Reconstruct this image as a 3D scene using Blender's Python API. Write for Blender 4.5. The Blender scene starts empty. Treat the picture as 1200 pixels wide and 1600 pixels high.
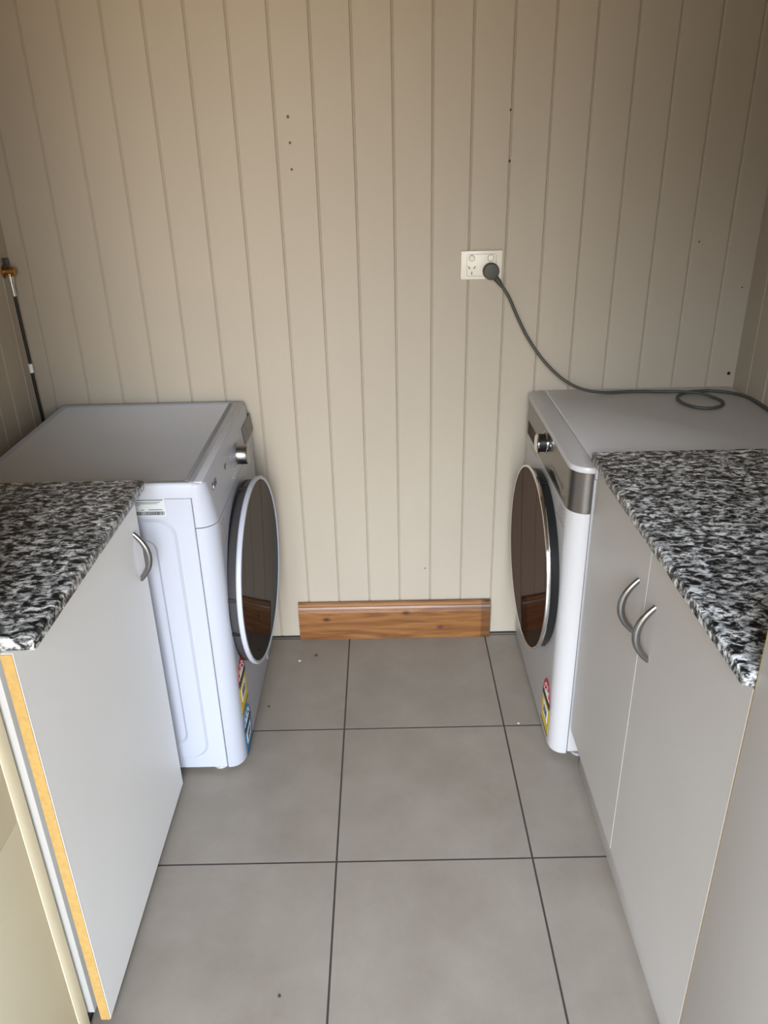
import bpy, bmesh, math, random
from mathutils import Vector, Matrix
random.seed(4)
S = bpy.context.scene
COL = S.collection
PI = math.pi

# ------------------------------------------------------------------ camera
PITCH, YAW, ROLL, FPX, CH, CD = 0.4405, 0.0036, -0.0230, 1220.4, 1.4899, 2.1948
fwd = Vector((-math.sin(YAW)*math.cos(PITCH), math.cos(YAW)*math.cos(PITCH), -math.sin(PITCH)))
rt = Vector((math.cos(YAW), math.sin(YAW), 0)); up = rt.cross(fwd)
r2 = rt*math.cos(ROLL) + up*math.sin(ROLL); u2 = -rt*math.sin(ROLL) + up*math.cos(ROLL)
cam = bpy.data.objects.new('camera', bpy.data.cameras.new('camera')); COL.objects.link(cam)
M = Matrix((r2, u2, -fwd)).transposed().to_4x4(); M.translation = Vector((0, -CD, CH)); cam.matrix_world = M
cam.data.sensor_fit = 'VERTICAL'; cam.data.sensor_height = 24.0; cam.data.lens = 24.0*FPX/1600
cam.data.clip_start = 0.02
S.camera = cam

# ------------------------------------------------------------------ light and exposure
S.view_settings.view_transform = 'Standard'; S.view_settings.look = 'None'
S.view_settings.gamma = 1.0; S.view_settings.use_curve_mapping = False
S.view_settings.exposure = 0.0
W = bpy.data.worlds.new('sky'); S.world = W; W.use_nodes = True
nt = W.node_tree; nt.nodes.clear()
wo = nt.nodes.new('ShaderNodeOutputWorld'); bg = nt.nodes.new('ShaderNodeBackground')
tc = nt.nodes.new('ShaderNodeTexCoord'); sx = nt.nodes.new('ShaderNodeSeparateXYZ'); cr = nt.nodes.new('ShaderNodeValToRGB')
nt.links.new(tc.outputs['Generated'], sx.inputs[0])
mr = nt.nodes.new('ShaderNodeMapRange'); mr.inputs['From Min'].default_value = -1; mr.inputs['From Max'].default_value = 1
nt.links.new(sx.outputs['Z'], mr.inputs['Value']); nt.links.new(mr.outputs[0], cr.inputs[0])
SKY = [(0.0, (.74, .46, .16, 1)), (0.40, (.84, .54, .20, 1)), (0.492, (.95, .68, .36, 1)),
       (0.515, (.92, .95, 1.0, 1)), (0.64, (.92, 1.0, 1.10, 1)), (0.80, (.42, .50, .62, 1)), (1.0, (.25, .32, .45, 1))]
while len(cr.color_ramp.elements) < len(SKY): cr.color_ramp.elements.new(.5)
for e, (p, c) in zip(cr.color_ramp.elements, SKY): e.position = p; e.color = c
nt.links.new(cr.outputs[0], bg.inputs[0]); bg.inputs[1].default_value = 20.3
# sky shaped to darken room corners: bright behind the doorway, dim to both sides
AXIS, POW, SIDE = math.radians(11), 13.0, .04
hz_ = nt.nodes.new('ShaderNodeVectorMath'); hz_.operation = 'MULTIPLY'; nt.links.new(tc.outputs['Generated'], hz_.inputs[0]); hz_.inputs[1].default_value = (1, 1, 0)
hn = nt.nodes.new('ShaderNodeVectorMath'); hn.operation = 'NORMALIZE'; nt.links.new(hz_.outputs[0], hn.inputs[0])
hd = nt.nodes.new('ShaderNodeVectorMath'); hd.operation = 'DOT_PRODUCT'; nt.links.new(hn.outputs[0], hd.inputs[0]); hd.inputs[1].default_value = (math.sin(AXIS), -math.cos(AXIS), 0)
h0 = nt.nodes.new('ShaderNodeMath'); h0.operation = 'MAXIMUM'; nt.links.new(hd.outputs['Value'], h0.inputs[0]); h0.inputs[1].default_value = 0
h1 = nt.nodes.new('ShaderNodeMath'); h1.operation = 'POWER'; nt.links.new(h0.outputs[0], h1.inputs[0]); h1.inputs[1].default_value = POW
mr2 = nt.nodes.new('ShaderNodeMath'); mr2.operation = 'ADD'; nt.links.new(h1.outputs[0], mr2.inputs[0]); mr2.inputs[1].default_value = SIDE
# added sky lobe, high left of the doorway, to brighten the right worktop
LOBE_DIR = Vector((-.30, -.70, .62)).normalized(); ADDED_LOBE = 1.8
cd_ = nt.nodes.new('ShaderNodeVectorMath'); cd_.operation = 'DOT_PRODUCT'; nt.links.new(tc.outputs['Generated'], cd_.inputs[0]); cd_.inputs[1].default_value = LOBE_DIR
cm_ = nt.nodes.new('ShaderNodeMapRange'); cm_.interpolation_type = 'SMOOTHSTEP'; cm_.inputs['From Min'].default_value = .85; cm_.inputs['From Max'].default_value = .98
cm_.inputs['To Max'].default_value = ADDED_LOBE; nt.links.new(cd_.outputs['Value'], cm_.inputs['Value'])
sm_ = nt.nodes.new('ShaderNodeMath'); sm_.operation = 'ADD'; nt.links.new(mr2.outputs[0], sm_.inputs[0]); nt.links.new(cm_.outputs[0], sm_.inputs[1]); mr2 = sm_
vm = nt.nodes.new('ShaderNodeVectorMath'); vm.operation = 'SCALE'; nt.links.new(cr.outputs[0], vm.inputs[0]); nt.links.new(mr2.outputs[0], vm.inputs['Scale'])
nt.links.new(vm.outputs[0], bg.inputs[0])
nt.links.new(bg.outputs[0], wo.inputs[0])
OPX0, OPX1, OPZ, OPY = -0.72, 0.52, 2.15, -2.90          # the open doorway behind the camera
pd = bpy.data.lights.new('doorway_portal', 'AREA'); pd.shape = 'RECTANGLE'; pd.size = OPX1-OPX0; pd.size_y = OPZ
pd.cycles.is_portal = True
po = bpy.data.objects.new('doorway_portal', pd); COL.objects.link(po)
po.location = ((OPX0+OPX1)/2, OPY-0.12, OPZ/2); 
po.rotation_euler = Vector((0, 1, 0)).to_track_quat('-Z', 'Z').to_euler()

# ------------------------------------------------------------------ materials
def mat(name, col, rough=.5, metal=0, spec=.5, bump=0, bscale=60, var=0, vscale=8, coat=0, stretch=None):
    m = bpy.data.materials.new(name); m.use_nodes = True; n = m.node_tree; b = n.nodes['Principled BSDF']
    b.inputs['Base Color'].default_value = (*col, 1); b.inputs['Roughness'].default_value = rough
    b.inputs['Metallic'].default_value = metal; b.inputs['Specular IOR Level'].default_value = spec
    b.inputs['Coat Weight'].default_value = coat
    t = n.nodes.new('ShaderNodeTexCoord'); mp = n.nodes.new('ShaderNodeMapping')
    n.links.new(t.outputs['Object'], mp.inputs[0])
    if stretch: mp.inputs['Scale'].default_value = stretch
    if var:
        ns = n.nodes.new('ShaderNodeTexNoise'); ns.inputs['Scale'].default_value = vscale; ns.inputs['Detail'].default_value = 5
        n.links.new(mp.outputs[0], ns.inputs[0])
        r = n.nodes.new('ShaderNodeValToRGB'); r.color_ramp.elements[0].position = .3; r.color_ramp.elements[1].position = .7
        r.color_ramp.elements[0].color = (*[c*(1-var) for c in col], 1); r.color_ramp.elements[1].color = (*[min(1, c*(1+var)) for c in col], 1)
        n.links.new(ns.outputs[0], r.inputs[0]); n.links.new(r.outputs[0], b.inputs['Base Color'])
    if bump:
        nb = n.nodes.new('ShaderNodeTexNoise'); nb.inputs['Scale'].default_value = bscale; nb.inputs['Detail'].default_value = 4
        n.links.new(mp.outputs[0], nb.inputs[0])
        bp = n.nodes.new('ShaderNodeBump'); bp.inputs['Strength'].default_value = bump; bp.inputs['Distance'].default_value = .002
        n.links.new(nb.outputs[0], bp.inputs['Height']); n.links.new(bp.outputs[0], b.inputs['Normal'])
    return m

WALLP = mat('painted_boards', (.42, .364, .285), .55, bump=.25, bscale=45, var=.03, vscale=5, stretch=(1, 1, .4))
FRONTW = mat('brown_wall', (.20, .16, .12), .7)
CEIL = mat('ceiling_paint', (.34, .27, .18), .8, var=.04, vscale=3)
WHITE = mat('white_enamel', (.43, .448, .505), .36, spec=.35, bump=.03, bscale=250)
WTOP = mat('white_worktop', (.54, .545, .56), .5, bump=.12, bscale=500)
DTOP = mat('white_laminate_top', (.66, .65, .65), .4, bump=.05, bscale=250)
DWHITE = mat('warm_white_enamel', (.52, .50, .49), .34, spec=.4, bump=.03, bscale=250)
CARC = mat('grey_melamine_carcass', (.40, .39, .365), .5)
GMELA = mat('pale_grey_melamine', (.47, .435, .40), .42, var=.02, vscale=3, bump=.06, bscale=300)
MELA = mat('white_melamine', (.84, .84, .825), .42, var=.02, vscale=3, bump=.06, bscale=300)
CREAM = mat('cream_paint', (.86, .79, .58), .5, var=.04, vscale=4, bump=.1, bscale=80)
MDF = mat('raw_mdf', (.40, .25, .075), .8, var=.1, vscale=120, bump=.2, bscale=400)
STEEL = mat('brushed_nickel', (.30, .295, .285), .3, 1)
CHROME = mat('chrome', (.85, .85, .84), .08, 1)
SILVER = mat('silver_panel', (.20, .18, .16), .28, .85, stretch=(1, 1, 30), var=.08, vscale=40)
GLASS = mat('tinted_door_glass', (.010, .006, .005), .03, 0, .30)
def mirror_glass(m, col):
    n = m.node_tree; b = n.nodes['Principled BSDF']; out = n.nodes['Material Output']
    g = n.nodes.new('ShaderNodeBsdfGlossy'); g.inputs['Color'].default_value = (*col, 1); g.inputs['Roughness'].default_value = .02
    a = n.nodes.new('ShaderNodeAddShader'); b.inputs['Specular IOR Level'].default_value = 0
    n.links.new(b.outputs[0], a.inputs[0]); n.links.new(g.outputs[0], a.inputs[1]); n.links.new(a.outputs[0], out.inputs[0])
mirror_glass(GLASS, (.125, .098, .088))
GLASSN = mat('grey_tinted_door_glass', (.008, .008, .008), .03, 0, 0)
mirror_glass(GLASSN, (.120, .112, .108))
SCREEN = mat('dark_screen', (.030, .030, .030), .15, spec=.25)
BLACK = mat('black_plastic', (.010, .010, .010), .35, spec=.3)
DGREY = mat('dark_grey_plastic', (.045, .042, .043), .35)
MGREY = mat('mid_grey_plastic', (.33, .33, .33), .4)
LGREY = mat('light_grey_print', (.50, .52, .56), .5)
RUBBER = mat('grey_cord_rubber', (.060, .058, .048), .55)
HOSE = mat('black_hose', (.008, .008, .008), .5)
BRASS = mat('brass', (.55, .30, .10), .3, 1)
OUTW = mat('ivory_plastic', (.80, .76, .66), .35)
LABW = mat('label_white', (.82, .82, .80), .5)
LABG = mat('label_pale_grey', (.50, .53, .54), .5)
RED = mat('label_red', (.48, .015, .03), .45)
YEL = mat('label_yellow', (.72, .50, .03), .45)
BLUE = mat('label_blue', (.02, .22, .48), .45)
INK = mat('label_ink', (.02, .02, .025), .5)
LOGOR = mat('logo_dark_red', (.10, .045, .055), .4)
DIRT = mat('dirt', (.05, .04, .03), .9)
GAP_SHADE = mat('gap_shade', (.02, .018, .015), .9)
GROUND = mat('outdoor_ground', (.42, .34, .24), .9, var=.1)

def pine():
    m = mat('pine', (.45, .2, .06), .38, bump=.15, bscale=60); n = m.node_tree; b = n.nodes['Principled BSDF']
    t = n.nodes.new('ShaderNodeTexCoord'); mp = n.nodes.new('ShaderNodeMapping'); mp.inputs['Scale'].default_value = (2.2, 20, 26)
    n.links.new(t.outputs['Object'], mp.inputs[0])
    a = n.nodes.new('ShaderNodeTexNoise'); a.inputs['Scale'].default_value = 1.6; a.inputs['Detail'].default_value = 5; a.inputs['Distortion'].default_value = 1.2
    n.links.new(mp.outputs[0], a.inputs[0])
    r = n.nodes.new('ShaderNodeValToRGB'); cs = [(.25, (.10, .032, .007)), (.43, (.175, .066, .016)), (.58, (.26, .112, .032)), (.75, (.15, .05, .013))]
    while len(r.color_ramp.elements) < 4: r.color_ramp.elements.new(.5)
    for e, (p, c) in zip(r.color_ramp.elements, cs): e.position = p; e.color = (*c, 1)
    n.links.new(a.outputs[0], r.inputs[0])
    v = n.nodes.new('ShaderNodeTexVoronoi'); v.inputs['Scale'].default_value = 1.0       # knots
    m2 = n.nodes.new('ShaderNodeMapping'); m2.inputs['Scale'].default_value = (7, 9, 11); n.links.new(t.outputs['Object'], m2.inputs[0]); n.links.new(m2.outputs[0], v.inputs[0])
    r2_ = n.nodes.new('ShaderNodeValToRGB'); r2_.color_ramp.elements[0].position = .05; r2_.color_ramp.elements[0].color = (.25, .15, .1, 1)
    r2_.color_ramp.elements[1].position = .13; r2_.color_ramp.elements[1].color = (1, 1, 1, 1); n.links.new(v.outputs['Distance'], r2_.inputs[0])
    sp = n.nodes.new('ShaderNodeSeparateXYZ'); n.links.new(t.outputs['Object'], sp.inputs[0])         # old varnish stain on the right end
    gt = n.nodes.new('ShaderNodeMapRange'); gt.inputs['From Min'].default_value = .282; gt.inputs['From Max'].default_value = .287; gt.inputs['To Min'].default_value = 1; gt.inputs['To Max'].default_value = .62
    n.links.new(sp.outputs['X'], gt.inputs['Value'])
    vs = n.nodes.new('ShaderNodeVectorMath'); vs.operation = 'SCALE'; n.links.new(r.outputs[0], vs.inputs[0]); n.links.new(gt.outputs[0], vs.inputs['Scale']); r = vs
    mx = n.nodes.new('ShaderNodeMix'); mx.data_type = 'RGBA'; mx.blend_type = 'MULTIPLY'; mx.inputs[0].default_value = 1
    n.links.new(r.outputs[0], mx.inputs[6]); n.links.new(r2_.outputs[0], mx.inputs[7]); n.links.new(mx.outputs[2], b.inputs['Base Color'])
    return m
PINE = pine()

def granite():
    m = mat('speckled_granite', (.3, .3, .3), .30); n = m.node_tree; b = n.nodes['Principled BSDF']
    t = n.nodes.new('ShaderNodeTexCoord'); mp = n.nodes.new('ShaderNodeMapping'); mp.inputs['Scale'].default_value = (.8, 1.25, 1.1)
    mp.inputs['Rotation'].default_value = (0, 0, -.22)
    n.links.new(t.outputs['Object'], mp.inputs[0])
    a = n.nodes.new('ShaderNodeTexNoise'); a.inputs['Scale'].default_value = 74; a.inputs['Detail'].default_value = 5; a.inputs['Roughness'].default_value = .7; a.inputs['Distortion'].default_value = .45
    n.links.new(mp.outputs[0], a.inputs[0])
    r = n.nodes.new('ShaderNodeValToRGB'); cs = [(.41, (.008, .008, .009)), (.46, (.045, .045, .045)), (.515, (.29, .29, .28)), (.60, (.80, .80, .78))]
    while len(r.color_ramp.elements) < 4: r.color_ramp.elements.new(.5)
    for e, (p, c) in zip(r.color_ramp.elements, cs): e.position = p; e.color = (*c, 1)
    n.links.new(a.outputs[0], r.inputs[0]); 
    c2 = n.nodes.new('ShaderNodeTexNoise'); c2.inputs['Scale'].default_value = 30; c2.inputs['Detail'].default_value = 2; n.links.new(mp.outputs[0], c2.inputs[0])
    r3 = n.nodes.new('ShaderNodeValToRGB'); r3.color_ramp.elements[0].position = .35; r3.color_ramp.elements[0].color = (.5, .5, .5, 1); r3.color_ramp.elements[1].position = .6; r3.color_ramp.elements[1].color = (1, 1, 1, 1)
    n.links.new(c2.outputs[0], r3.inputs[0])
    mx = n.nodes.new('ShaderNodeMix'); mx.data_type = 'RGBA'; mx.blend_type = 'MULTIPLY'; mx.inputs[0].default_value = 1
    n.links.new(r.outputs[0], mx.inputs[6]); n.links.new(r3.outputs[0], mx.inputs[7]); n.links.new(mx.outputs[2], b.inputs['Base Color'])
    return m
GRANITE = granite()

def tiles():
    m = mat('floor_tiles', (.3, .27, .24), .45, spec=.4); n = m.node_tree; b = n.nodes['Principled BSDF']; L = n.links
    t = n.nodes.new('ShaderNodeTexCoord'); s = n.nodes.new('ShaderNodeSeparateXYZ'); L.new(t.outputs['Object'], s.inputs[0])
    def mth(op, a, bb=None):
        q = n.nodes.new('ShaderNodeMath'); q.operation = op
        for i, v in enumerate((a, bb)):
            if v is None: continue
            if isinstance(v, (int, float)): q.inputs[i].default_value = v
            else: L.new(v, q.inputs[i])
        return q.outputs[0]
    def line(o, off, w):
        f = mth('FRACT', mth('DIVIDE', mth('SUBTRACT', o, off - 45.0), .45))
        return mth('MULTIPLY', mth('MINIMUM', f, mth('SUBTRACT', 1.0, f)), .45)
    d = mth('MINIMUM', line(s.outputs[0], -.132, 0), line(s.outputs[1], -.4632, 0))
    mr = n.nodes.new('ShaderNodeMapRange'); mr.inputs['From Min'].default_value = .0016; mr.inputs['From Max'].default_value = .0026; L.new(d, mr.inputs[0])
    ns = n.nodes.new('ShaderNodeTexNoise'); ns.inputs['Scale'].default_value = 5; ns.inputs['Detail'].default_value = 8; ns.inputs['Roughness'].default_value = .65; L.new(t.outputs['Object'], ns.inputs[0])
    r = n.nodes.new('ShaderNodeValToRGB'); r.color_ramp.elements[0].position = .3; r.color_ramp.elements[1].position = .7
    r.color_ramp.elements[0].color = (.222, .187, .148, 1); r.color_ramp.elements[1].color = (.285, .245, .200, 1); L.new(ns.outputs[0], r.inputs[0])
    mx = n.nodes.new('ShaderNodeMix'); mx.data_type = 'RGBA'; L.new(mr.outputs[0], mx.inputs[0]); mx.inputs[6].default_value = (.045, .038, .032, 1); L.new(r.outputs[0], mx.inputs[7])
    L.new(mx.outputs[2], b.inputs['Base Color'])
    bp = n.nodes.new('ShaderNodeBump'); bp.inputs['Strength'].default_value = .8; bp.inputs['Distance'].default_value = .001; L.new(mr.outputs[0], bp.inputs['Height'])
    nb = n.nodes.new('ShaderNodeTexNoise'); nb.inputs['Scale'].default_value = 250; L.new(t.outputs['Object'], nb.inputs[0])
    b2 = n.nodes.new('ShaderNodeBump'); b2.inputs['Strength'].default_value = .12; b2.inputs['Distance'].default_value = .001; L.new(nb.outputs[0], b2.inputs['Height']); L.new(bp.outputs[0], b2.inputs['Normal'])
    L.new(b2.outputs[0], b.inputs['Normal'])
    return m
TILES = tiles()

# ------------------------------------------------------------------ mesh helpers
def new(name, bm, m, parent=None, smooth=False, loc=None):
    me = bpy.data.meshes.new(name)
    bmesh.ops.recalc_face_normals(bm, faces=bm.faces)
    bm.to_mesh(me); bm.free()
    for mm in (m if isinstance(m, (list, tuple)) else [m]): me.materials.append(mm)
    o = bpy.data.objects.new(name, me); COL.objects.link(o)
    if parent: o.parent = parent
    if loc: o.location = loc
    if smooth:
        for p in me.polygons: p.use_smooth = True
        me.set_sharp_from_angle(angle=math.radians(smooth if smooth is not True else 40))
    return o
def tag(o, label, cat=None, group=None):
    o['label'] = label
    if cat: o['category'] = cat
    if group: o['group'] = group
    return o
def thing(name, label, cat, loc, group=None):
    o = bpy.data.objects.new(name, None); COL.objects.link(o); o.location = loc; o.empty_display_size = .05
    return tag(o, label, cat, group)
def box(bm, x0, x1, y0, y1, z0, z1, bev=0, seg=2):
    vs = [bm.verts.new((x, y, z)) for z in (z0, z1) for (x, y) in ((x0, y0), (x1, y0), (x1, y1), (x0, y1))]
    fs = [(3, 2, 1, 0), (4, 5, 6, 7), (0, 1, 5, 4), (1, 2, 6, 5), (2, 3, 7, 6), (3, 0, 4, 7)]
    F = [bm.faces.new([vs[i] for i in f]) for f in fs]
    if bev:
        es = list({e for f in F for e in f.edges})
        bmesh.ops.bevel(bm, geom=es, offset=bev, segments=seg, profile=.5, affect='EDGES')
    return F
def bx(name, dims, m, parent=None, bev=0, seg=2, o=(0, 0, 0)):
    """dims in world coordinates; o = world position of the parent thing"""
    bm = bmesh.new(); x0, x1, y0, y1, z0, z1 = dims
    box(bm, x0-o[0], x1-o[0], y0-o[1], y1-o[1], z0-o[2], z1-o[2], bev, seg)
    return new(name, bm, m, parent, smooth=35 if bev else False)
def loft(bm, rings, cap0=True, cap1=True, closed=True):
    R = [[bm.verts.new(p) for p in r] for r in rings]; n = len(R[0])
    for a, b in zip(R, R[1:]):
        for i in range(n if closed else n-1):
            bm.faces.new((a[i], a[(i+1) % n], b[(i+1) % n], b[i]))
    if cap0: bm.faces.new(R[0][::-1])
    if cap1: bm.faces.new(R[-1])
def lathe(bm, prof, axis='x', n=96, o=(0, 0, 0), cap0=True, cap1=True, sgn=1):
    """prof: (radius, distance along axis)"""
    rings = []
    for r, d in prof:
        ring = []
        for k in range(n):
            a = 2*PI*k/n; c, s = math.cos(a)*r, math.sin(a)*r
            p = {'x': (sgn*d, c, s), 'y': (c, sgn*d, s), 'z': (c, s, sgn*d)}[axis]
            ring.append((p[0]+o[0], p[1]+o[1], p[2]+o[2]))
        rings.append(ring)
    loft(bm, rings, cap0, cap1)
def smoothpath(pts, n=10):
    P = [Vector(p) for p in pts]; out = []
    for i in range(len(P)-1):
        a, b = P[i], P[i+1]; pa = P[i-1] if i else a*2-b; pb = P[i+2] if i+2 < len(P) else b*2-a
        for k in range(n):
            t = k/n
            out.append(.5*((2*a)+(-pa+b)*t+(2*pa-5*a+4*b-pb)*t*t+(-pa+3*a-3*b+pb)*t**3))
    out.append(P[-1]); return out
def tube(bm, pts, r, n=14, flat=1.0, ref=None):
    P = [Vector(p) for p in pts]; rings = []; up_ = None
    for i, p in enumerate(P):
        t = (P[min(i+1, len(P)-1)] - P[max(i-1, 0)]).normalized()
        if up_ is None:
            up_ = Vector(ref) if ref else (Vector((0, 0, 1)) if abs(t.z) < .9 else Vector((1, 0, 0)))
        up_ = (up_ - t*up_.dot(t)).normalized(); s = t.cross(up_)
        rr = r(i/(len(P)-1)) if callable(r) else r
        rings.append([p + up_*math.cos(2*PI*k/n)*rr*flat + s*math.sin(2*PI*k/n)*rr for k in range(n)])
    loft(bm, rings)
def text(name, body, size, m, parent, mw, extr=.0004, bold=0):
    cu = bpy.data.curves.new(name, 'FONT'); cu.body = body; cu.size = size; cu.extrude = extr; cu.offset = bold
    cu.align_x = 'CENTER'; cu.align_y = 'CENTER'
    t = bpy.data.objects.new(name, cu); COL.objects.link(t)
    dg = bpy.context.evaluated_depsgraph_get(); me = bpy.data.meshes.new_from_object(t.evaluated_get(dg))
    bpy.data.objects.remove(t); me.materials.clear(); me.materials.append(m)
    me.transform(mw); o = bpy.data.objects.new(name, me); COL.objects.link(o); o.parent = parent
    return o

# ------------------------------------------------------------------ the setting
XL, XR, BW, G0 = -1.000, 1.010, .0993, -.8554
ZC = 2.35
def board_wall(name, axis, fixed, a0, a1, grooves, z0, z1, inward, thick=.05):
    """panelled wall with routed V grooves and a bead beside each; axis 'x' runs along x at y=fixed"""
    prof = [(a0, 0)]
    for g in sorted(grooves):
        if a0+.01 < g < a1-.01:
            prof += [(g-.0042, 0), (g-.0026, .0016), (g-.0010, .0042), (g+.0006, .0042), (g+.0016, .0012), (g+.0036, .0002), (g+.0046, 0)]
    prof.append((a1, 0))
    bm = bmesh.new(); rows = []
    for z in (z0, z1):
        rows.append([bm.verts.new((p, fixed - inward*d, z) if axis == 'x' else (fixed - inward*d, p, z)) for p, d in prof])
    back = []
    for z in (z0, z1):
        back.append([bm.verts.new((p, fixed - inward*thick, z) if axis == 'x' else (fixed - inward*thick, p, z)) for p in (a0, a1)])
    for i in range(len(prof)-1): bm.faces.new((rows[0][i], rows[0][i+1], rows[1][i+1], rows[1][i]))
    bm.faces.new((back[0][0], back[1][0], back[1][1], back[0][1]))
    for k in (0, 1): bm.faces.new(rows[k] + back[k][::-1])
    bm.faces.new((rows[0][0], rows[1][0], back[1][0], back[0][0])); bm.faces.new((rows[0][-1], rows[1][-1], back[1][1], back[0][1]))
    o = new(name, bm, WALLP); o['kind'] = 'structure'; return o
back_wall = board_wall('wall_back', 'x', 0.0, XL-.05, XR+.05, [G0+BW*i for i in range(-1, 19)], 0, ZC, -1)
board_wall('wall_left', 'y', XL, OPY, 0, [-.155-BW*i*.8 for i in range(0, 34)] + [-.06], 0, ZC, 1)
board_wall('wall_right', 'y', XR, OPY, 0, [-.09-BW*i for i in range(0, 29)], 0, ZC, -1)
def struct(name, dims, m):
    o = bx(name, dims, m); o['kind'] = 'structure'; return o
struct('floor', (XL-.05, XR+.05, OPY-.1, .05, -.05, 0), TILES)
struct('ceiling', (XL-.05, XR+.05, OPY-.1, .05, ZC, ZC+.05), CEIL)
bm = bmesh.new()
box(bm, XL, OPX0, OPY-.1, OPY, 0, ZC); box(bm, OPX1, XR, OPY-.1, OPY, 0, ZC); box(bm, OPX0, OPX1, OPY-.1, OPY, OPZ, ZC)
box(bm, .462, XR, OPY, -2.035, 0, ZC)
o = new('wall_front', bm, FRONTW); o['kind'] = 'structure'
struct('gap_shade_strip_1', (XL, XR, -.0035, 0, 0, .0045), GAP_SHADE)      # dark strip painted for the shade in the gap at the wall foot

# nail holes and scuffs in the boards
for i, (x, z, r, lab) in enumerate([(-.226, 1.556, .0038, 'topmost of the three black screw holes left of centre in the back wall boards'),
        (-.225, 1.497, .0034, 'middle one of the three black screw holes left of centre in the back wall'),
        (-.225, 1.435, .0032, 'lowest of the three black screw holes left of centre in the back wall'),
        (.332, 1.560, .0028, 'upper small dark nail hole high above the power outlet'),
        (.335, 1.443, .0032, 'lower small dark nail hole above the power outlet'),
        (.8525, 1.235, .0022, 'tiny dark nail hole in the shadowed right boards at outlet height'),
        (.989, 1.113, .0020, 'tiny dark nail hole close to the right wall corner, above a short scratch'),
        (.992, .8725, .0050, 'dark chipped hole at the right corner just above the dryer top'),
        (.120, .252, .0022, 'tiny dark nail hole low in the back wall above the pine board')]):
    bm = bmesh.new(); lathe(bm, [(r, 0), (r*.8, .0006)], 'y', 10, sgn=-1)
    tag(new('nail_hole', bm, BLACK, loc=(x, 0, z)), lab, 'hole')

# ------------------------------------------------------------------ kitchen-style base units
def bow_handle(parent, pos, d, h=.108, proj=.030):
    """bow pull: pos is world midpoint of its foot line relative to parent; d=+1 sticks out to +x"""
    bm = bmesh.new(); pts = []
    for k in range(25):
        t = -1+2*k/24
        pts.append((d*(proj*(1-abs(t)**2.1)), 0, t*h/2))
    tube(bm, pts, lambda t: .0046+.0018*math.sin(PI*t), 14, flat=1.15, ref=(d, 0, 0))
    o = new('handle', bm, STEEL, parent, smooth=50, loc=pos); o['label'] = 'brushed metal bow handle'; return o

def door_slab(name, x0, x1, y0, y1, z0, z1, parent, o, m=None, raw_near=False):
    d = bx(name, (x0, x1, y0, y1, z0, z1), m or MELA, parent, bev=.0008, seg=1, o=o)
    return d

# left unit
o = (-.78, -.97, 0)
lc = thing('base_cabinet', 'white base cabinet with one door and raw yellow board edge, under the left granite worktop', 'cabinet', o)
bx('body', (-.998, -.566, -1.268, -.676, .030, .845), CARC, lc, bev=.001, o=o)
bx('kick_board', (-.998, -.600, -1.25, -.69, 0, .030), GAP_SHADE, lc, o=o)  # dark colour stands for the shade in the recess under the carcass
dr = door_slab('door', -.5560, -.538, -1.2705, -.672, .014, .843, lc, o)
e = bx('edge_strip', (-.5555, -.5385, -1.2720, -1.2705, .0145, .8425), MDF, dr, o=o); e['label'] = 'raw yellow fibreboard edge'
bow_handle(dr, (-.539-o[0], -.713-o[1], .697), 1, .112, .026)
# left worktop
def worktop(name, x0, x1, y0, y1, z0, z1, front, label):
    bm = bmesh.new(); F = box(bm, x0, x1, y0, y1, z0, z1)
    xf = x1 if front > 0 else x0
    es = [e for e in bm.edges if all(abs(v.co.x-xf) < 1e-5 for v in e.verts)]
    es += [e for e in bm.edges if all(abs(v.co.y-y0) < 1e-5 for v in e.verts) and e not in es]
    bmesh.ops.bevel(bm, geom=es, offset=.005, segments=4, profile=.5, affect='EDGES')
    cx, cy = (x0+x1)/2, (y0+y1)/2
    bmesh.ops.translate(bm, verts=bm.verts, vec=(-cx, -cy, -z0))
    return tag(new(name, bm, GRANITE, smooth=35, loc=(cx, cy, z0)), label, 'worktop')
worktop('granite_worktop', -.999, -.503, -1.270, -.695, .846, .868, 1, 'dark speckled granite worktop over the left white cabinet')
worktop('granite_worktop', .444, 1.009, -1.399, -.622, .858, .880, -1, 'light black-and-white speckled granite worktop over the two-door right cabinet')

# right unit
o = (.75, -1.0, 0)
rc = thing('base_cabinet', 'pale grey white two-door base cabinet with bow handles, under the right granite worktop', 'cabinet', o)
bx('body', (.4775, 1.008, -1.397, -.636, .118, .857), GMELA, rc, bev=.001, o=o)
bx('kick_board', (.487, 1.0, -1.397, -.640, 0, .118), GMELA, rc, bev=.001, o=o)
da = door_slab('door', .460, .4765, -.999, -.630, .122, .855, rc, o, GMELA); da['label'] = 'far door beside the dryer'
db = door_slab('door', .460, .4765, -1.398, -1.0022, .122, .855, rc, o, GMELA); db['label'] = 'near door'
bow_handle(da, (.461-o[0], -.956-o[1], .702), -1, .112, .028)
bow_handle(db, (.461-o[0], -1.050-o[1], .702), -1, .112, .028)

# cream cupboard, lower left foreground
o = (-.79, -1.7, 0)
cc = thing('cream_cupboard', 'cream painted tall cupboard at the lower left edge, nearer than the white cabinet', 'cupboard', o)
bx('body', (-.998, -.600, -2.03, -1.276, 0, CREAM and 2.0), CREAM, cc, bev=.001, o=o)
bx('stile', (-.600, -.575, -1.309, -1.276, .0, 2.0), CREAM, cc, bev=.001, o=o)
bx('door', (-.600, -.5755, -2.03, -1.311, .5655, 2.0), CREAM, cc, bev=.001, o=o)
bx('door', (-.600, -.5755, -2.03, -1.311, .03, .5635), CREAM, cc, bev=.001, o=o)

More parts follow.
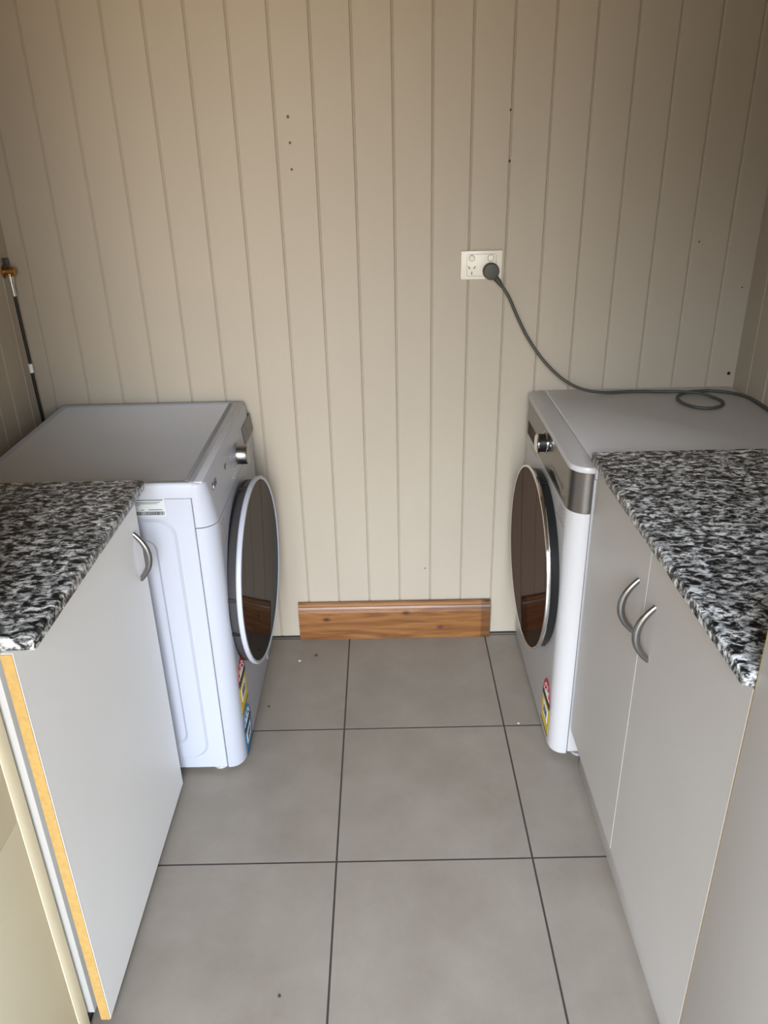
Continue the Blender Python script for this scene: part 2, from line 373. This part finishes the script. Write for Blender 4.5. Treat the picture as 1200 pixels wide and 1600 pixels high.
# near right unit
RH = 1.0
o = (.75, -1.75, 0)
rt_ = thing('storage_cupboard', 'plain pale grey cupboard front at the lower right edge, nearer than the granite worktop', 'cupboard', o)
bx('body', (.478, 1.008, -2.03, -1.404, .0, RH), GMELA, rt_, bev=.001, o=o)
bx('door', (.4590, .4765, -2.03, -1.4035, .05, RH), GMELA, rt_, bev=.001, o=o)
e = bx('edge_strip', (.4592, .4763, -1.4034, -1.4022, .05, RH), MDF, rt_, o=o); e['label'] = 'thin brown raw board edge'

# ------------------------------------------------------------------ laundry machines
def front_ring(d, xb, xf, y0, y1, R, z, n=10):
    """outline of the front panel seen from above: flat back at xb, rounded corners at the front xf; d = facing (+1 / -1)"""
    pts = [(xb, y0, z)]
    for k in range(n+1):
        a = PI/2*k/n; pts.append((xf - d*R + d*R*math.sin(a), y0 + R - R*math.cos(a), z))
    for k in range(n+1):
        a = PI/2*k/n; pts.append((xf - d*R + d*R*math.cos(a), y1 - R + R*math.sin(a), z))
    pts.append((xb, y1, z)); return pts
def front_shell(name, d, xb, profile, y0, y1, m, parent, o):
    """profile: list of (xfront, inset, R, z)"""
    bm = bmesh.new()
    loft(bm, [[(p[0]-o[0], p[1]-o[1], p[2]-o[2]) for p in front_ring(d, xb, xf, y0+i, y1-i, R, z)] for xf, i, R, z in profile])
    return new(name, bm, m, parent, smooth=35)
def rrect(cx, cz, w, h, R, n=8):
    out = []
    for (sx_, sz_, a0) in ((1, 1, 0), (-1, 1, PI/2), (-1, -1, PI), (1, -1, 1.5*PI)):
        for k in range(n+1):
            a = a0 + PI/2*k/n; out.append((cx + sx_*(w/2-R) + R*math.cos(a), cz + sz_*(h/2-R) + R*math.sin(a)))
    return out
def side_panel(parent, o, x0, x1, y, z0, z1, m, emb):
    """sheet metal side with a pressed raised field; emb = (cx, cz, w, h, R)"""
    cx, cz, w, h, R = emb
    bm = bmesh.new()
    def ring(g, dep, RR): return [(px-o[0], y-dep-o[1], pz-o[2]) for px, pz in rrect(cx, cz, w-2*g, h-2*g, RR)]
    rings = [ring(0, 0, R), ring(.006, .0060, R-.004), ring(.048, .0060, max(R-.03, .03)), ring(.054, .0010, max(R-.034, .026))]
    loft(bm, rings, cap0=False)
    n = len(rings[0])
    # frame between the outer rectangle and the pressed field
    out = []
    for px, pz in rrect(cx, cz, w, h, R):
        qx = x1 if px > cx + w/2 - R*1.01 else (x0 if px < cx - w/2 + R*1.01 else px)
        qz = z1 if pz > cz + h/2 - R*1.01 else (z0 if pz < cz - h/2 + R*1.01 else pz)
        out.append((qx-o[0], y-o[1], qz-o[2]))
    bm.verts.ensure_lookup_table()
    iv = [v for v in bm.verts][:n]; ov = [bm.verts.new(p) for p in out]
    for i in range(n):
        try: bm.faces.new((ov[i], ov[(i+1) % n], iv[(i+1) % n], iv[i]))
        except ValueError: pass
    bmesh.ops.remove_doubles(bm, verts=bm.verts, dist=1e-6)
    return new('side_panel', bm, m, parent, smooth=18)
def foot(parent, x, y, o, h=.022):
    bm = bmesh.new(); lathe(bm, [(.019, 0), (.021, .003), (.019, .007), (.008, .008), (.008, h)], 'z', 24)
    return new('foot', bm, MGREY, parent, smooth=40, loc=(x-o[0], y-o[1], 0))

# ---- washer, left
o = (-.66, -.32, 0)
wm = thing('washing_machine', 'white front-loading washing machine facing right, dark round door with white rim, against back wall', 'washing machine', o)
wy0, wy1, wz = -.620, -.020, .827
bx('body', (-.930, -.4315, wy0+.0008, wy1, .016, .790), WHITE, wm, bev=.003, o=o)
side_panel(wm, o, -.928, -.4335, wy0, .018, .789, WHITE, (-.685, .398, .424, .690, .045))
front_shell('front_panel', 1, -.4290, [(-.390, .004, .036, .013), (-.385, 0, .042, .020), (-.3845, 0, .042, .716)], wy0-.001, wy1, WHITE, wm, o)
cp = front_shell('control_panel', 1, -.4290, [(-.3845, 0, .042, .7185), (-.392, 0, .036, .780), (-.3975, .0005, .026, .816), (-.3990, .002, .022, .8215), (-.4030, .005, .020, .8245)], wy0-.001, wy1, WHITE, wm, o)
# worktop: raised rim round a sunken field
bm = bmesh.new()
def trect(g, z, R):
    return [(px-o[0], py-o[1], z) for px, py in rrect((-.930-.418)/2, (wy0+wy1)/2, (.930-.418)-2*g, (wy1-wy0)-2*g, R, 5)]
loft(bm, [trect(0, .7915, .012), trect(0, .821, .012), trect(.002, .8255, .012), trect(.004, wz, .011), trect(.015, wz, .008), trect(.018, wz-.0022, .007)], cap0=True, cap1=True)
tp = new('worktop', bm, [WHITE, WTOP], wm, smooth=35)
tp['label'] = 'grey-white recessed top'
tp.data.polygons[-1].material_index = 1
bx('top_strip', (-.4290, -.4040, wy0+.008, wy1-.006, .8235, .8268), WTOP, wm, bev=.0008, o=o)
bx('strip_joint', (-.4290, -.4045, -.420, -.4185, .8262, .8272), WHITE, wm, o=o)
bx('pale_line', (-.4320, -.4300, wy0+.006, wy1-.006, .8240, .8278), WHITE, wm, o=o)
bx('groove', (-.4440, -.4345, wy0+.014, wy1-.014, wz-.0018, wz+.0006), mat('groove_grey', (.26, .255, .25), .5), tp, bev=.0004, o=o)
# control panel details, placed on its slightly leaning face
def panx(z): return -.3845 - (z-.7185)/(.780-.7185)*.0075 if z < .78 else -.392 - (z-.78)/.032*.0045
def onpan(name, y, z, w, h, m, parent, t=.0012, bev=0):
    q = bmesh.new(); box(q, -t, t, -w/2, w/2, -h/2, h/2, bev)
    a = math.atan2(.0075, .0615); bmesh.ops.rotate(q, verts=q.verts, cent=(0, 0, 0), matrix=Matrix.Rotation(-a, 3, 'Y'))
    return new(name, q, m, parent, loc=(panx(z)-o[0], y-o[1], z))
dsp = onpan('display', -.088, .7660, .140, .050, SCREEN, cp, .0015)
ds = onpan('display_trim', -.088, .7345, .140, .012, MGREY, dsp, .0013); ds['label'] = 'grey strip under the screen'
bm = bmesh.new(); lathe(bm, [(.0285, 0), (.0285, .0012), (.0270, .0012), (.0262, .002), (.0256, .026), (.0238, .0285), (.019, .0292)], 'x', 48)
kn = new('knob', bm, STEEL, cp, smooth=35, loc=(panx(.759)-o[0], -.270-o[1], .759)); kn['label'] = 'round brushed metal dial'
bm = bmesh.new(); lathe(bm, [(.031, 0), (.031, .0008), (.0300, .0009), (.0299, .0008)], 'x', 48, cap1=False)
lathe(bm, [(.0285, .0010), (.0283, .0013)], 'x', 48); new('knob_ring', bm, MGREY, kn, loc=(-.0005, 0, 0))
def marks(name, lst, m, lab=None):
    q = bmesh.new()
    for (a_, b_, z0, z1) in lst: box(q, -.0003, .0007, a_-o[1], b_-o[1], z0, z1)
    for v in q.verts: v.co.x += panx(v.co.z)-o[0]
    p = new(name, q, m, cp)
    if lab: p['label'] = lab
marks('dial_markings', [(-.338-.005*(k % 3), -.314, .788-.0075*k, .7905-.0075*k) for k in range(8)], LGREY, 'faint grey programme markings, near side of the dial')
marks('dial_markings', [(-.226, -.206+.004*(k % 2), .788-.0075*k, .7905-.0075*k) for k in range(4)], LGREY, 'faint grey programme markings, far side of the dial')
marks('button_print', [(-.372+.017*k, -.361+.017*k, .7325, .7365) for k in range(5)], LGREY)
marks('smart_mark', [(-.428, -.404, .784, .7885), (-.426, -.415, .779, .7815)], DGREY)
# brand mark: dark red round badge and the two letters
rotx = Matrix(((0, 0, 1, 0), (1, 0, 0, 0), (0, 1, 0, 0), (0, 0, 0, 1)))      # text plane -> faces +x, reads along +y
bm = bmesh.new(); lathe(bm, [(.0085, -.0005), (.0085, .0009), (.0078, .0011)], 'x', 28)
bd = new('brand_badge', bm, LOGOR, cp, loc=(panx(.792)-o[0], -.560-o[1], .792))
bm = bmesh.new(); tube(bm, [(0, .0045*math.cos(a), .0045*math.sin(a)) for a in [PI/2+2*PI*.82*k/20 for k in range(21)]], .0007, 6)
tube(bm, [(0, 0, .002), (0, 0, -.002), (0, .002, -.002)], .0006, 6)
new('badge_face', bm, LABW, bd, loc=(.0012, 0, 0))
text('brand_lettering', 'LG', .021, DGREY, cp, Matrix.Translation((panx(.792)+.0008-o[0], -.536-o[1], .792)) @ rotx, bold=.0006)
# vents
bm = bmesh.new()
for k in range(6):
    z = .700-.0105*k; box(bm, -.3850-o[0], -.3838-o[0], -.575-o[1], -.530-o[1]+.002*k, z-.0016, z+.0016)
v = new('vent', bm, mat('vent_shadow', (.42, .36, .33), .6), wm); v['label'] = 'row of short slits beside the door'
# service hatch, low far corner
bm = bmesh.new()
for (a, b, c, d_) in ((-.165, -.163, .03, .145), (-.165, -.045, .143, .145)): box(bm, -.3848-o[0], -.3836-o[0], a-o[1], b-o[1], c, d_)
new('service_hatch', bm, LGREY, wm)
# door
def machine_door(parent, pos, yaw, d, rg, base, rim, rimm, glassprof, tabs, basem, glassm=None):
    q = bmesh.new(); lathe(q, base, 'x', 120, sgn=d); dd = new('door', q, basem, parent, smooth=35, loc=pos); dd.rotation_euler = (0, 0, yaw)
    q = bmesh.new(); lathe(q, rim + [rim[0]], 'x', 120, sgn=d, cap0=False, cap1=False); r_ = new('door_rim', q, rimm, dd, smooth=35)
    q = bmesh.new(); lathe(q, glassprof, 'x', 120, sgn=d); g = new('door_glass', q, glassm or GLASS, dd, smooth=35)
    for (a, w, x0, x1, rr) in tabs:
        q = bmesh.new(); box(q, x0, x1, -.006, .0015, -w/2, w/2, .0008)
        h = new('hinge_tab', q, BLACK, dd); h.location = (0, rr*math.cos(a), rr*math.sin(a)); h.rotation_euler = (a, 0, 0)
    return dd, r_, g
dd, r_, g_ = machine_door(wm, (-.3815-o[0], -.346-o[1], .457), -.050, 1, .25,
    [(.228, -.006), (.228, .003), (.2370, .0035), (.2400, .007), (.2460, .030), (.238, .031)],
    [(.2405, .030), (.2495, .0300), (.2520, .0330), (.2525, .0390), (.2505, .0425), (.2455, .0430), (.2430, .041), (.2405, .034)], WHITE,
    [(.242, .034), (.2420, .0408), (.240, .0412), (.001, .0412)],
    [(math.radians(169), .010, .004, .031, .2440), (math.radians(192), .010, .004, .031, .2440), (math.radians(93), .012, .004, .026, .2440)], DGREY, GLASSN)
q = bmesh.new(); lathe(q, [(.2380, .0034), (.2420, .0038), (.2430, .0085), (.2380, .009)], 'x', 120); new('door_seal', q, BLACK, dd, smooth=35)
r_['label'] = 'white outer ring'; g_['label'] = 'dark glossy glass disc'
# energy and water labels
def flat(name, y0, y1, z0, z1, x, m, parent, o, d, t=.0004):
    return bx(name, (min(x, x+d*t), max(x, x+d*t), y0, y1, z0, z1), m, parent, o=o)
def arc_label(name, parent, o, x, d, yc, zb, w, h, m, t, bandm=None):
    q = bmesh.new(); n = 20
    P = [(yc-w/2, zb), (yc+w/2, zb)] + [(yc+w/2*math.cos(PI*k/n), zb+h*math.sin(PI*k/n)) for k in range(n+1)][0:]
    P = P[0:1] + P[1:2] + P[3:-1]
    loft(q, [[(x+dx-o[0], y-o[1], z) for y, z in P] for dx in (0, d*t)])
    return new(name, q, m, parent)
def stars(name, parent, o, x, d, yc, zb, r, n, m, s=.0045, tilt=1.):
    q = bmesh.new()
    for k in range(n):
        a = PI*(.14+.72*k/(n-1)); cy, cz = yc + r*math.cos(a), zb + r*tilt*math.sin(a); P = []
        for j in range(10):
            rr = s if j % 2 == 0 else s*.45; P.append((cy+rr*math.sin(j*PI/5), cz+rr*math.cos(j*PI/5)))
        loft(q, [[(x+dx-o[0], y-o[1], z) for y, z in P] for dx in (0, d*.0003)])
    return new(name, q, m, parent)
def energy_label(parent, o, x, d, y0, y1, z0, z1, top, body, dark, label):
    yc, w, H = (y0+y1)/2, y1-y0, z1-z0
    zs = z0+H*.58
    lb = flat('energy_label', y0, y1, z0, zs, x, body, parent, o, d); lb['label'] = label
    arc_label('rating_arc', lb, o, x+d*.0002, d, yc, zs, w, H*.42, top, .0006)
    arc_label('rating_field', lb, o, x+d*.0004, d, yc, zs, w*.56, H*.22, LABW, .0008)
    stars('rating_stars', lb, o, x+d*.0009, d, yc, zs-.002, w*.39, 6, LABW, .006, H*.42/(w/2)*.98)
    flat('black_band', y0, y1, zs-.003, zs+H*.10, x+d*.0004, dark, lb, o, d, .0009)
    flat('white_box', yc-w*.30, yc+w*.30, z0+H*.20, z0+H*.47, x+d*.0003, LABW, lb, o, d, .0007)
    q = bmesh.new()
    for k in range(3): box(q, min(x, x+d*.0014)-o[0], max(x, x+d*.0014)-o[0], yc-w*.2+k*w*.15-o[1], yc-w*.1+k*w*.15-o[1], z0+H*.27, z0+H*.41)
    new('figures', q, INK, lb)
    flat('lower_border', y0, y1, z0, z0+.004, x+d*.0003, dark, lb, o, d, .0007)
    return lb
energy_label(wm, o, -.3846, 1, -.585, -.497, .155, .305, RED, YEL, INK, 'red and yellow star rating label')
energy_label(wm, o, -.3846, 1, -.583, -.492, .020, .146, BLUE, BLUE, INK, 'blue water rating label')
# rating plate on the side
lb = bx('rating_label', (-.590, -.490, wy0-.0012, wy0-.0002, .749, .792), LABG, wm, o=o); lb['label'] = 'pale grey data label with barcode'
q = bmesh.new(); x = -.585
rr = random.Random(3)
while x < -.493:
    w = rr.choice([.0008, .0012, .002]); box(q, x-o[0], x+w-o[0], wy0-.0016-o[1], wy0-.0012-o[1], .7525, .7615); x += w+rr.choice([.0006, .001])
new('barcode', q, INK, lb)
q = bmesh.new()
for (a, b, z, h) in ((-.586, -.494, .789, .0018), (-.566, -.50, .7838, .0012), (-.566, -.506, .7805, .001), (-.566, -.545, .7775, .001), (-.588, -.573, .7730, .004), (-.545, -.538, .7655, .0012), (-.528, -.497, .7655, .0014), (-.588, -.573, .782, .001), (-.588, -.575, .7795, .001)):
    box(q, a-o[0], b-o[0], wy0-.0016-o[1], wy0-.0012-o[1], z-h/2, z+h/2)
new('label_print', q, INK, lb)
for fx, fy in ((-.455, -.590), (-.455, -.05), (-.90, -.590), (-.90, -.05)): foot(wm, fx, fy, o)

# ---- dryer, right
o = (.71, -.30, 0)
dm = thing('tumble_dryer', 'white front-loading dryer facing left with silver control panel and chrome-rimmed door, below the outlet', 'dryer', o)
dy0, dy1, dz = -.603, -.004, .836
bx('body', (.4625, 1.000, dy0+.001, dy1, .028, .806), DWHITE, dm, bev=.003, o=o)
front_shell('front_panel', -1, .4600, [(.421, .004, .036, .020), (.416, 0, .044, .028), (.414, 0, .044, .722)], dy0, dy1, DWHITE, dm, o)
cp = front_shell('control_panel', -1, .4600, [(.4125, -.0005, .0445, .7235), (.4135, -.0005, .0445, .8215)], dy0, dy1, SILVER, dm, o)
cp['label'] = 'silver grey control panel'
tp = front_shell('front_top_strip', -1, .4625, [(.4125, -.0010, .045, .8220), (.4115, -.0015, .045, .8240), (.4120, -.0010, .045, .8300), (.4140, .001, .043, .8345), (.418, .005, .040, dz)], dy0, dy1, DWHITE, dm, o)
bm = bmesh.new()
def trect2(g, z, R): return [(px-o[0], py-o[1], z) for px, py in rrect((.4640+1.003)/2, (dy0+dy1)/2, (1.003-.4640)-2*g, (dy1-dy0)-2*g, R, 5)]
loft(bm, [trect2(0, .8075, .004), trect2(0, .831, .004), trect2(.0015, .8345, .004), trect2(.004, dz, .004)])
new('worktop', bm, DTOP, dm, smooth=35)
# knob, screen, tray
bm = bmesh.new(); lathe(bm, [(.027, 0), (.027, .0015), (.0235, .002), (.0235, .020), (.0225, .0205)], 'x', 48, sgn=-1)
kn = new('knob', bm, BLACK, cp, smooth=35, loc=(.4135-o[0], -.300-o[1], .784)); kn['label'] = 'black dial with chrome face'
bm = bmesh.new(); lathe(bm, [(.0233, .0195), (.0233, .0225), (.021, .0250), (.012, .0262), (.001, .0264)], 'x', 48, sgn=-1); new('knob_face', bm, CHROME, kn, smooth=35)
bm = bmesh.new(); tube(bm, [(0, .0285*math.cos(2*PI*k/48), .0285*math.sin(2*PI*k/48)) for k in range(49)], .0009, 6); new('knob_ring', bm, CHROME, kn, loc=(-.0012, 0, 0))
bx('display', (.4122, .4145, -.235, -.060, .7270, .764), GLASS, cp, bev=.0006, o=o)
bx('water_tray', (.4118, .4145, -.535, -.385, .733, .757), mat('tray_silver', (.16, .145, .135), .18, .85), cp, bev=.0006, o=o)
bx('chrome_mark', (.4120, .4145, -.366, -.358, .797, .802), CHROME, cp, bev=.0005, o=o)
bm = bmesh.new()
for k in range(4):
    z = .706-.010*k; box(bm, .4135-o[0], .4155-o[0], -.548-o[1], -.505+.006*k-o[1], z-.0013, z+.0013)
VSW = mat('vent_shadow_warm', (.30, .26, .24), .6); new('vent', bm, VSW, dm)
bx('seam', (.4135, .4155, -.560, -.47, .667, .6700), VSW, dm, o=o)
bx('seam', (.4135, .4155, -.20, -.10, .705, .7070), VSW, dm, o=o)
dd, r_, g_ = machine_door(dm, (.4135-o[0], -.327-o[1], .467), .016, -1, .25,
    [(.230, -.006), (.230, .002), (.2380, .003), (.2420, .026), (.236, .027)],
    [(.2380, .024), (.2455, .0240), (.2490, .0260), (.2500, .0310), (.2485, .0350), (.2455, .0360), (.2435, .035), (.2405, .028)], CHROME,
    [(.2425, .028), (.2425, .0352), (.240, .0356), (.001, .0356)],
    [(math.radians(228), .014, -.027, -.006, .2410), (math.radians(100), .012, -.022, -.004, .2410)], BLACK)
r_['label'] = 'chrome outer ring'; g_['label'] = 'dark brown glossy glass disc'
energy_label(dm, o, .4148, -1, -.572, -.485, .052, .205, RED, YEL, INK, 'red and yellow star rating label')
for fx, fy in ((.50, -.57), (.50, -.04), (.97, -.57), (.97, -.04)): foot(dm, fx, fy, o, .03)

# ------------------------------------------------------------------ power outlet, plug and cord
oc = (.2700, 0, 1.1885)
po_ = thing('power_outlet', 'ivory double power outlet with two switches on the boarded back wall', 'outlet', oc)
def ob(name, x0, x1, y0, y1, z0, z1, m, parent, bev=0): return bx(name, (x0, x1, y0, y1, z0, z1), m, parent, bev=bev)
pl = ob('plate', -.056, .056, -.0095, .0, -.0375, .0375, OUTW, po_, .0025)
bm = bmesh.new(); R1 = rrect(0, 0, .079, .058, .005, 6); R2 = rrect(0, 0, .0770, .0560, .004, 6); n = len(R1)
lo = lambda R_, y: [(a, y, b) for a, b in R_]
loft(bm, [lo(R1, -.0094), lo(R1, -.0102), lo(R2, -.0102), lo(R2, -.0094)], False, False)
new('inset_line', bm, mat('outlet_shadow', (.40, .33, .24), .6), pl)
for sxx in (-.0265, .0245):
    bm = bmesh.new(); lathe(bm, [(.0088, .0090), (.0088, .0100), (.0080, .0102)], 'y', 28, sgn=-1)
    rg = new('switch_ring', bm, bpy.data.materials['outlet_shadow'], po_, loc=(sxx, 0, .0185))
    bm = bmesh.new(); lathe(bm, [(.0076, .0095), (.0076, .0120), (.0066, .0130)], 'y', 28, sgn=-1)
    bmesh.ops.rotate(bm, verts=bm.verts, cent=(0, -.01, 0), matrix=Matrix.Rotation(.08 if sxx < 0 else -.12, 3, 'X'))
    new('switch', bm, OUTW, rg, smooth=35)
bm = bmesh.new()
for (px, pz, a) in ((-.0330, -.0060, -.55), (-.0185, -.0060, .55), (-.0258, -.0205, 0)):
    q = bmesh.new(); box(q, -.0011, .0011, -.0102, -.0092, -.0042, .0042); bmesh.ops.rotate(q, verts=q.verts, cent=(0, 0, 0), matrix=Matrix.Rotation(a, 3, 'Y')); bmesh.ops.translate(q, verts=q.verts, vec=(px, 0, pz))
    me = bpy.data.meshes.new('t'); q.to_mesh(me); bm.from_mesh(me); bpy.data.meshes.remove(me); q.free()
new('socket_slots', bm, BLACK, po_)

cs = bx  # keep helper name short below
pc = (.2945, 0, 1.174)
cord = thing('electric_lead', 'grey electric lead with round plug, draped from outlet and looped on the dryer top', 'cord', (pc[0], 0, pc[2]))
bm = bmesh.new(); lathe(bm, [(.0185, .0106), (.0215, .0125), (.0222, .020), (.0215, .030), (.0195, .0335), (.015, .0345)], 'y', 40, sgn=-1)
pg = new('plug', bm, RUBBER, cord, smooth=35)
bm = bmesh.new(); tube(bm, smoothpath([(.008, -.022, -.012), (.0175, -.022, -.0225), (.026, -.0215, -.033), (.031, -.0215, -.040)], 5), lambda t: .0088-.0040*t, 16)
new('strain_relief', bm, RUBBER, pg, smooth=60)
zt = dz+.0042
W_ = [(pc[0]+.024, -.0215, pc[2]-.030), (.345, -.026, 1.106), (.372, -.028, 1.050), (.405, -.034, .990), (.450, -.045, .930), (.505, -.055, .880), (.560, -.060, .8525), (.620, -.058, zt+.0015),
      (.700, -.0480, zt), (.780, -.0560, zt), (.840, -.0740, zt+.003), (.880, -.096, zt+.004), (.908, -.1260, zt), (.915, -.162, zt), (.898, -.198, zt), (.862, -.216, zt), (.826, -.204, zt), (.806, -.168, zt), (.806, -.126, zt), (.822, -.094, zt),
      (.848, -.0700, zt), (.886, -.0600, zt), (.925, -.0600, zt), (.960, -.0760, zt), (.985, -.1000, zt), (1.000, -.140, zt), (1.0035, -.20, zt), (1.0035, -.30, zt), (1.0035, -.42, zt)]
bm = bmesh.new(); tube(bm, smoothpath([(a-pc[0], b, c-pc[2]) for a, b, c in W_], 8), .0042, 12)
new('cable', bm, RUBBER, cord, smooth=60)

# ------------------------------------------------------------------ tap and hose in the left corner
tp0 = (-.985, -.048, 1.205)
tapx = thing('wall_tap', 'small brass and chrome wall tap at the left edge, above the washing machine', 'tap', tp0)
bm = bmesh.new(); lathe(bm, [(.017, -.014), (.017, -.011), (.009, -.010), (.009, .006), (.0115, .007), (.0115, .016), (.008, .018)], 'x', 24); new('tap_body', bm, BRASS, tapx, smooth=35)
bm = bmesh.new(); lathe(bm, [(.0085, -.030), (.0085, -.012), (.0065, -.010), (.0065, 0)], 'z', 20); new('outlet_spout', bm, CHROME, tapx, smooth=35)
bm = bmesh.new(); box(bm, -.011, .004, -.005, .005, .010, .034, .002); o_ = new('tap_lever', bm, DGREY, tapx, smooth=35)
hz = (tp0[0], tp0[1], tp0[2]-.044)
hose = thing('water_hose', 'thin black hose with white tag hanging from the wall tap behind the washing machine', 'hose', hz)
pts = [(0, 0, .012), (.001, 0, -.02), (.0005, .002, -.08), (.001, .004, -.18), (.001, .004, -.26), (.002, .006, -.36), (.003, .008, -.46), (.004, .012, -.60), (.004, .014, -.80)]
bm = bmesh.new(); tube(bm, smoothpath(pts, 6), .0042, 12); new('tube', bm, HOSE, hose, smooth=60)
bm = bmesh.new(); tube(bm, [(0, 0, .020), (.0005, 0, -.006), (.001, 0, -.020)], .0062, 14); new('ferrule', bm, CHROME, hose, smooth=60)
bm = bmesh.new(); tube(bm, [(.0010, .004, -.205), (.0011, .004, -.230)], .0058, 14); f_ = new('tag', bm, LABW, hose, smooth=60); f_['label'] = 'white tag wrapped round the hose'

# ------------------------------------------------------------------ loose pine skirting board
bm = bmesh.new(); T = .018; H = .137
prof = [(0, 0), (0, H), (-.006, H), (-.010, H-.004), (-.0115, H-.012), (-.0095, H-.016), (-.0125, H-.022), (-.0165, H-.027), (-T, H-.034), (-T, 0.001), (-T+.001, 0)]
rings = [[(x, y, z) for y, z in prof] for x in (-.314, .3145)]
loft(bm, rings)
sk = new('pine_skirting_board', bm, PINE, loc=(.0185, -.0045, 0)); sk.rotation_euler = (math.radians(.6), 0, math.radians(-.25))
tag(sk, 'short varnished pine skirting board leaning on the back wall between the machines', 'board')

# ------------------------------------------------------------------ crumbs on the floor
for (x, y, r, m, lab) in [(-.237, -.112, .0045, DIRT, 'dark crumb on the tile just in front of the pine board left end'),
        (-.288, -.138, .0035, LABW, 'pale crumb on the floor near the washing machine door'),
        (-.228, -1.225, .0030, DIRT, 'small dark speck on the near floor tile at the bottom of the picture'),
        (.453, -.455, .0030, LABW, 'pale crumb on the grout line beside the dryer'),
        (-.358, -.36, .0035, DIRT, 'dark crumb on the floor beside the washing machine base')]:
    bm = bmesh.new(); bmesh.ops.create_icosphere(bm, subdivisions=2, radius=r)
    for v in bm.verts: v.co *= 1+.25*rr.uniform(-1, 1); v.co.z *= .35
    zmin = min(v.co.z for v in bm.verts); bmesh.ops.translate(bm, verts=bm.verts, vec=(0, 0, -zmin))
    tag(new('floor_crumb', bm, m, loc=(x if x != .453 else .36, y, 0)), lab, 'crumb')

# outdoor ground beyond the doorway
g = bx('ground', (-6, 6, -12, OPY-.1, -.12, -.07), GROUND); g['kind'] = 'structure'
